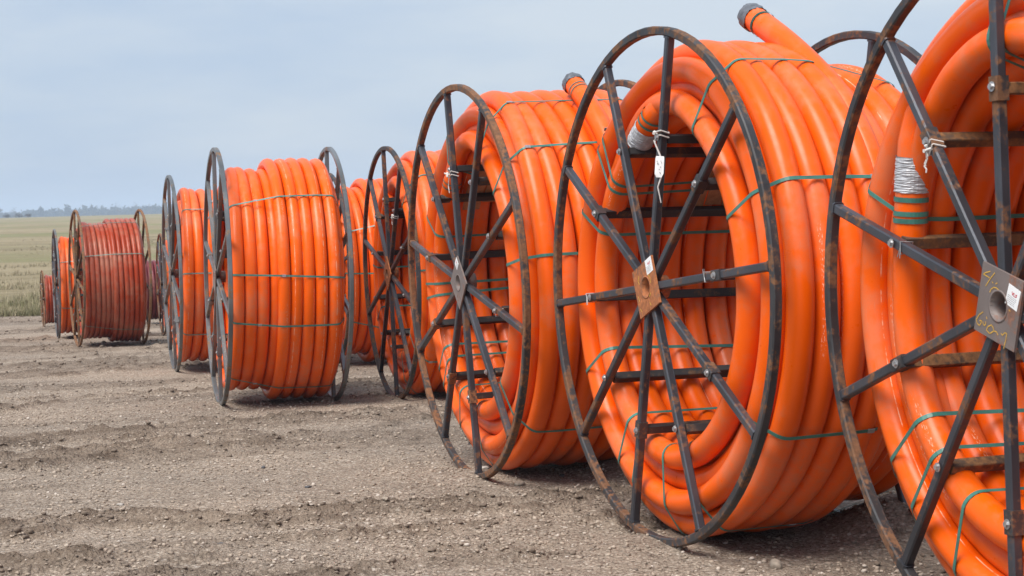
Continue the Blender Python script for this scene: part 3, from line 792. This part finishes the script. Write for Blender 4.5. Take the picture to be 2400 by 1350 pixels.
rag(reel1, 1.5, 1.37, 128, .83, (.10, .07), 3)
rag(reel4, 1.5, 1.37, 57.5, .80, (.10, .08), 4)
rag(reel2, 1.5, 1.37, 6.3, .74, (), 5)
rag(reel2, 1.5, 1.37, -173.7, .92, (), 6)
rag(reel3, 1.5, 1.37, -12, .88, (), 7)
rag(reel1, 1.5, 1.37, 164, .80, (), 8)

# the tag hanging from the rag
bpy.context.view_layer.update()
b = MB(); out = [(-.030, 0), (.030, 0), (.034, -.02), (.034, -.125), (.022, -.15), (-.018, -.15), (-.034, -.12), (-.034, -.02)]
def prof(z): return -.006 + .012 * math.sin(z * 16)
V = [(prof(z), y, z) for y, z in out] + [(prof(z) + .002, y, z) for y, z in out]; n = len(out)
b.add(V, [tuple(range(n)), tuple(range(2 * n - 1, n - 1, -1))] + [(i, i + n, (i + 1) % n + n, (i + 1) % n) for i in range(n)])
tagm = b.mesh('plate', M_TAG)
hang = reel2.matrix_world @ Vector((-1.37 / 2 - .02, -.90 * math.cos(math.radians(78.3)) - .06, 1.5 + .90 * math.sin(math.radians(78.3)) - .13))
tg = bpy.data.objects.new('hanging_tag', None); C.objects.link(tg); tg.location = hang; tg.rotation_euler = (math.radians(4), math.radians(-3), math.radians(62)); tg.empty_display_size = .1; tg.scale = (.8, .8, .8)
tag(tg, 'white plastic tag with a long tail hanging from a spoke by a white rag', 'tag')
obj('plate', tagm, tg)
b = MB()
for i in range(10):
    rg = random.Random(i); y, z = rg.uniform(-.02, .02), rg.uniform(-.13, -.03); b.add([(prof(z) - .001, y - .003, z - .004), (prof(z) - .001, y + .003, z - .004), (prof(z) - .001, y + .003, z + .003), (prof(z) - .001, y - .003, z + .003)], [(0, 1, 2, 3)])
obj('printed_dots', b.mesh('printed_dots', M_GREY), tg)
b = MB()
for p0, p1, w in (((0, .0, 0), (.004, .055, .11), .007), ((0, -.01, -.148), (-.004, .012, -.22), .008), ((-.004, .012, -.22), (.004, -.012, -.33), .006)): b.cyl(p0, p1, w, w * .7, 6)
obj('cord', b.mesh('cord', M_CLOTH), tg)

# ------------------------------------------------------------------ loose stones
def ico():
    t = (1 + 5 ** .5) / 2
    V = np.array([(-1, t, 0), (1, t, 0), (-1, -t, 0), (1, -t, 0), (0, -1, t), (0, 1, t), (0, -1, -t), (0, 1, -t), (t, 0, -1), (t, 0, 1), (-t, 0, -1), (-t, 0, 1)]) / math.sqrt(1 + t * t)
    Fi = np.array([(0, 11, 5), (0, 5, 1), (0, 1, 7), (0, 7, 10), (0, 10, 11), (1, 5, 9), (5, 11, 4), (11, 10, 2), (10, 7, 6), (7, 1, 8), (3, 9, 4), (3, 4, 2), (3, 2, 6), (3, 6, 8), (3, 8, 9), (4, 9, 5), (2, 4, 11), (6, 2, 10), (8, 6, 7), (9, 8, 1)])
    return V, Fi
IV, IF = ico()
def subdivide(V, Fi):
    V = list(map(tuple, V)); cache = {}; out = []
    def mid(a, b):
        k_ = (min(a, b), max(a, b))
        if k_ not in cache:
            m = (np.array(V[a]) + np.array(V[b])) / 2; m /= np.linalg.norm(m); V.append(tuple(m)); cache[k_] = len(V) - 1
        return cache[k_]
    for a, b, c in Fi:
        ab, bc, ca = mid(a, b), mid(b, c), mid(c, a); out += [(a, ab, ca), (b, bc, ab), (c, ca, bc), (ab, bc, ca)]
    return np.array(V), np.array(out)
SV, SF = subdivide(*subdivide(IV, IF))
def at_px(px, py):                            # where a line of sight meets the gravel
    d = M.T @ np.array([(px - 1200) / 3978., (py - 675) / 3978., 1.])
    t = np.arange(6, 60, .005); i = int(np.argmax(EYE - d[1] * t <= base_z(d[2] * t)))
    return float(d[0] * t[i]), float(d[2] * t[i])
def stone(px, py, size, mat, label, seed, sq=.6):
    rg = np.random.default_rng(seed); x, y = at_px(px, py)
    V = SV * (1 + .16 * np.sin(SV @ rg.normal(size=3) * 2.6 + 1)[:, None] + .10 * np.sin(SV @ rg.normal(size=3) * 4.5)[:, None]) * np.array([size, size * .8, size * sq]) * .5
    o = obj('stone', mesh_np('stone', V, SF, mat, True), None, (x, y, float(ground_z(x, y)) + size * sq * .28), (0, 0, rg.uniform(0, 6)))
    tag(o, label, 'stone', 'loose stones on the gravel')
stone(1818, 1332, .085, M_STONE, 'large rounded tan stone lying between the two nearest reels', 1, .7)
stone(1217, 1135, .085, M_STONE, 'flat tan stone right of the lowest point of the rusty rim', 2, .45)
stone(1136, 1106, .07, M_STONE_W, 'white stone lying inside the bottom of the rusty rim', 3, .4)
stone(1317, 936 + 180, .05, M_STONE_D, 'small dark stone under the coil of the rusty-rimmed reel', 4, .5)
stone(617, 1095, .045, M_STONE_D, 'small blackish pebble alone in the middle of the open gravel', 5, .5)
stone(640, 1200, .05, M_STONE_D, 'flat dark stone below the blackish pebble on the open gravel', 6, .45)
stone(518, 1280, .045, M_STONE_D, 'dark stone near the bottom edge, left half of the gravel', 7, .4)
stone(905, 1187, .045, M_STONE, 'pale round pebble in the gravel left of the tagged reel', 8, .6)
stone(489, 1058, .04, M_STONE, 'ochre pebble beside the wheel ruts in the open gravel', 9, .6)
stone(640, 938, .12, M_STONE_W, 'pale lump of stone under the coil of the broadside reel', 10, .55)
stone(283, 1182, .05, M_STONE_W, 'whitish flat pebble in the left part of the open gravel', 11, .5)
stone(350, 1345, .06, M_STONE_W, 'pale pointed stone at the bottom edge of the photo', 12, .7)
stone(722, 1140, .05, M_STONE_D, 'dark flat stone left of centre in the open gravel', 13, .4)

# small gravel nobody could count: one mesh
gp, gpt, gpb = mat_new('gravel_pebbles'); k = NT(gpt)
at = k.node('ShaderNodeAttribute', attribute_name='tint'); gg = k.node('ShaderNodeNewGeometry')
pc = k.ramp(at.outputs['Fac'], [(0, (.13, .108, .095)), (.18, (.27, .22, .178)), (.6, (.385, .315, .25)), (.9, (.47, .395, .325)), (1, (.60, .54, .48))])
pc = k.mix(k.math('MULTIPLY', k.noise(60, 3, .6, gg.outputs['Position']), .5), pc, (.26, .20, .155))
k.l.new(pc, gpb.inputs['Base Color']); gpb.inputs['Roughness'].default_value = .9; gpb.inputs['Specular IOR Level'].default_value = .2
def pebbles(name, n, y0, y1, s0, s1, seed, xr, mat=None, in_ruts=False, label='loose pale brown gravel strewn over the bare ground'):
    rg = np.random.default_rng(seed)
    Y = y0 + (y1 - y0) * rg.random(n * 3) ** 1.35; X = (rg.random(n * 3) - .5) * 2 * (Y * .33 + .6)
    keep = rg.random(n * 3) < (.35 + .65 * (fbm(X * 1.3, Y * 1.3, 77, 3) > .47)) * (X < xr)
    if in_ruts: keep = keep & (rg.random(n * 3) < churn_mask(X, Y) ** 1.5)
    X, Y = X[keep][:n], Y[keep][:n]; m = len(X)
    S = (s0 + (s1 - s0) * rg.random(m) ** 3.2) * (1 + .03 * np.clip(Y - 15, 0, 40))
    Z = ground_z(X, Y)
    rot_ = rg.random(m) * 6.28; c_, s_ = np.cos(rot_), np.sin(rot_)
    sc = np.stack([S, S * rg.uniform(.6, 1, m), S * rg.uniform(.4, .75, m)], -1) * .5
    P = IV[None] * sc[:, None] * (1 + .22 * rg.normal(size=(m, 12, 1)))
    P = np.stack([P[..., 0] * c_[:, None] - P[..., 1] * s_[:, None], P[..., 0] * s_[:, None] + P[..., 1] * c_[:, None], P[..., 2]], -1)
    P += np.stack([X, Y, Z + sc[:, 2] * .45], -1)[:, None]
    Fp = (IF[None] + (np.arange(m) * 12)[:, None, None]).reshape(-1, 3)
    o = obj(name, mesh_np(name, P.reshape(-1, 3), Fp, mat or gp, True, attr={'tint': np.repeat(rg.random(m), 12)}))
    tag(o, label, name.replace('_', ' '), kind='stuff')
pebbles('gravel', 35500, 8.6, 24, .009, .038, 5, 6)
M_CLOD = simple('dark_brown_earth', (.17, .13, .10), .95, 0, 30, .3, .6, .01)
pebbles('soil_clods', 26000, 8.6, 52, .015, .055, 6, 6, M_CLOD, True, 'crumbly darker earth clods thrown up along the wheel ruts')

# ------------------------------------------------------------------ grass, trees, haze
gm2, gt2, gb2 = mat_new('dry_grass_blades'); k = NT(gt2)
at = k.node('ShaderNodeAttribute', attribute_name='tint')
k.l.new(k.ramp(at.outputs['Fac'], [(0, (.14, .145, .06)), (.3, (.22, .195, .105)), (.6, (.34, .28, .19)), (1, (.42, .35, .25))]), gb2.inputs['Base Color'])
gb2.inputs['Roughness'].default_value = .9
rg = np.random.default_rng(8); n = 26000
Y = 51 + 150 * rg.random(n) ** 2.2; X = -Y * (.02 + .36 * rg.random(n))
d_ = fbm(X * .22, Y * .12, 50, 3); keep = rg.random(n) < np.clip((d_ - .38) * 4, .05, 1); X, Y, d_ = X[keep], Y[keep], d_[keep]; m = len(X)
Z = ground_z(X, Y); nb_ = 4
hgt = rg.uniform(.03, .12, (m, nb_)) * (1 + 1.6 * (d_[:, None] > .58)); az = rg.uniform(0, 6.28, (m, nb_)); tilt = rg.uniform(.05, .7, (m, nb_)); w = .012 * np.sqrt(Y / 50)[:, None]
B = np.stack([X, Y, Z - .01], -1)[:, None] + np.stack([rg.normal(size=(m, nb_)) * .06, rg.normal(size=(m, nb_)) * .06, np.zeros((m, nb_))], -1)
D = np.stack([np.cos(az), np.sin(az), 0 * az], -1); E_ = np.stack([-np.sin(az), np.cos(az), 0 * az], -1)
T_ = B + D * (hgt * np.sin(tilt))[..., None] + np.array([0, 0, 1.]) * (hgt * np.cos(tilt))[..., None]
V = np.stack([B - E_ * w[..., None], B + E_ * w[..., None], T_], 2).reshape(-1, 3)
o = obj('grass', mesh_np('grass', V, np.arange(len(V)).reshape(-1, 3), gm2, False, attr={'tint': np.repeat(np.clip(1.25 - d_ * 1.2 + rg.normal(size=m) * .12, 0, 1), nb_ * 3)}))
tag(o, 'dry tan grass with green tufts covering the field', 'grass', kind='stuff')

def crown_cloud(c, rx, ry, rz, n, size, rg):
    """many small leaf clumps spread through an uneven crown"""
    d = rg.normal(size=(n, 3)); d /= np.linalg.norm(d, axis=1)[:, None]; r = rg.random(n) ** .45
    P = np.array(c) + d * r[:, None] * np.array([rx, ry, rz]) * (1 + .25 * np.sin(d[:, :1] * 5 + d[:, 2:] * 4))
    t = rg.normal(size=(n, 3, 3)) * size
    return (P[:, None] + t).reshape(-1, 3)
def gz(x, y): return float(ground_z(np.array([x]), np.array([y]))[0])
# the far wood: one mass
rg = np.random.default_rng(12); VV = []
for i in range(1500):
    y = rg.uniform(2250, 2450); x = rg.uniform(-1500, 900)
    h = rg.uniform(15.5, 18.5) + 2.2 * math.sin(x * .011) + 1.4 * math.sin(x * .031 + 1); zb = gz(x, y)
    VV.append(crown_cloud((x, y, zb + h * .52), 5, 4, h * .45, 60, 2.3, rg))
VV = np.concatenate(VV)
tag(obj('far_wood', mesh_np('far_wood', VV, np.arange(len(VV)).reshape(-1, 3), M_CROWN)), 'hazy blue belt of distant woodland along the horizon', 'woodland', kind='stuff')
def far_tree(px, h, w, label, bare, seed, y=2200.):
    rg = np.random.default_rng(seed); x = (px - 1200) / 3978. * y; zb = gz(x, y)
    root = bpy.data.objects.new('tree', None); C.objects.link(root); root.location = (x, y, zb); tag(root, label, 'tree', 'trees standing out of the far woodland')
    b = MB(); b.cyl((0, 0, -.5), (0, 0, h * .5), .5, .3, 8)
    for i in range(5):
        a = i * 1.3; b.cyl((0, 0, h * (.3 + .05 * i)), (math.cos(a) * w * .4, math.sin(a) * w * .4, h * (.55 + .06 * i)), .22, .08, 5)
    obj('trunk', b.mesh('trunk', M_BARK), root)
    V = crown_cloud((0, 0, h * .66), w * .5, w * .5, h * .34, 130 if bare else 420, .45 if bare else .95, rg)
    obj('crown', mesh_np('crown', V, np.arange(len(V)).reshape(-1, 3), M_TWIG if bare else M_CROWN), root)
far_tree(165, 22, 9, 'tall dense tree rising above the far woodland behind the dusty red reel', False, 1)
far_tree(103, 20.5, 7, 'rounded tree above the far woodland left of the dusty red reel', False, 2)
far_tree(38, 21.5, 10, 'bare thin tree at the far left of the horizon', True, 3)
far_tree(8, 21, 8, 'bare thin tree at the very edge of the photo on the horizon', True, 4)
far_tree(284, 23, 12, 'tall bare tree on the horizon above the gap right of the dusty red reel', True, 5)
far_tree(326, 22.5, 9, 'bare tree on the horizon, middle of the three right of the dusty reel', True, 6)
far_tree(358, 22, 8, 'bare tree on the horizon closest to the grey-rimmed reels', True, 7)
for i, (px, w, lab) in enumerate(((22, 4.2, 'leftmost dark bush on the crest of the field'), (50, 5.4, 'widest dark bush on the crest of the field'), (73, 3.6, 'rightmost dark bush on the crest of the field'))):
    y = 860.; x = (px - 1200) / 3978. * y; rg = np.random.default_rng(40 + i)
    root = bpy.data.objects.new('bush', None); C.objects.link(root); root.location = (x, y, gz(x, y)); tag(root, lab, 'bush', 'bushes on the crest of the field')
    V = crown_cloud((0, 0, 1.0), w * .5, w * .5, 1.0, 220, .22, rg); obj('foliage', mesh_np('foliage', V, np.arange(len(V)).reshape(-1, 3), M_TWIG), root)
    b = MB(); b.cyl((0, 0, -.3), (0, 0, 1.2), .12, .05, 6); b.cyl((0, 0, .2), (.7, .1, 1.3), .07, .03, 5); b.cyl((0, 0, .2), (-.6, .2, 1.2), .07, .03, 5); obj('stem', b.mesh('stem', M_BARK), root)

hz = bpy.data.materials.new('haze'); hz.use_nodes = True; hn = hz.node_tree; hn.nodes.clear()
ho = hn.nodes.new('ShaderNodeOutputMaterial'); hv = hn.nodes.new('ShaderNodeVolumePrincipled')
hv.inputs['Color'].default_value = (.65, .79, 1.0, 1); hv.inputs['Density'].default_value = .00034; hv.inputs['Anisotropy'].default_value = .0
hn.links.new(hv.outputs['Volume'], ho.inputs['Volume'])
b = MB(); b.box((0, 2925, 15), (5100, 0, 0), (0, 3200, 0), (0, 0, 29))
tag(obj('haze', b.mesh('haze', hz)), 'thin pale blue haze over the whole plain', 'haze', kind='stuff')
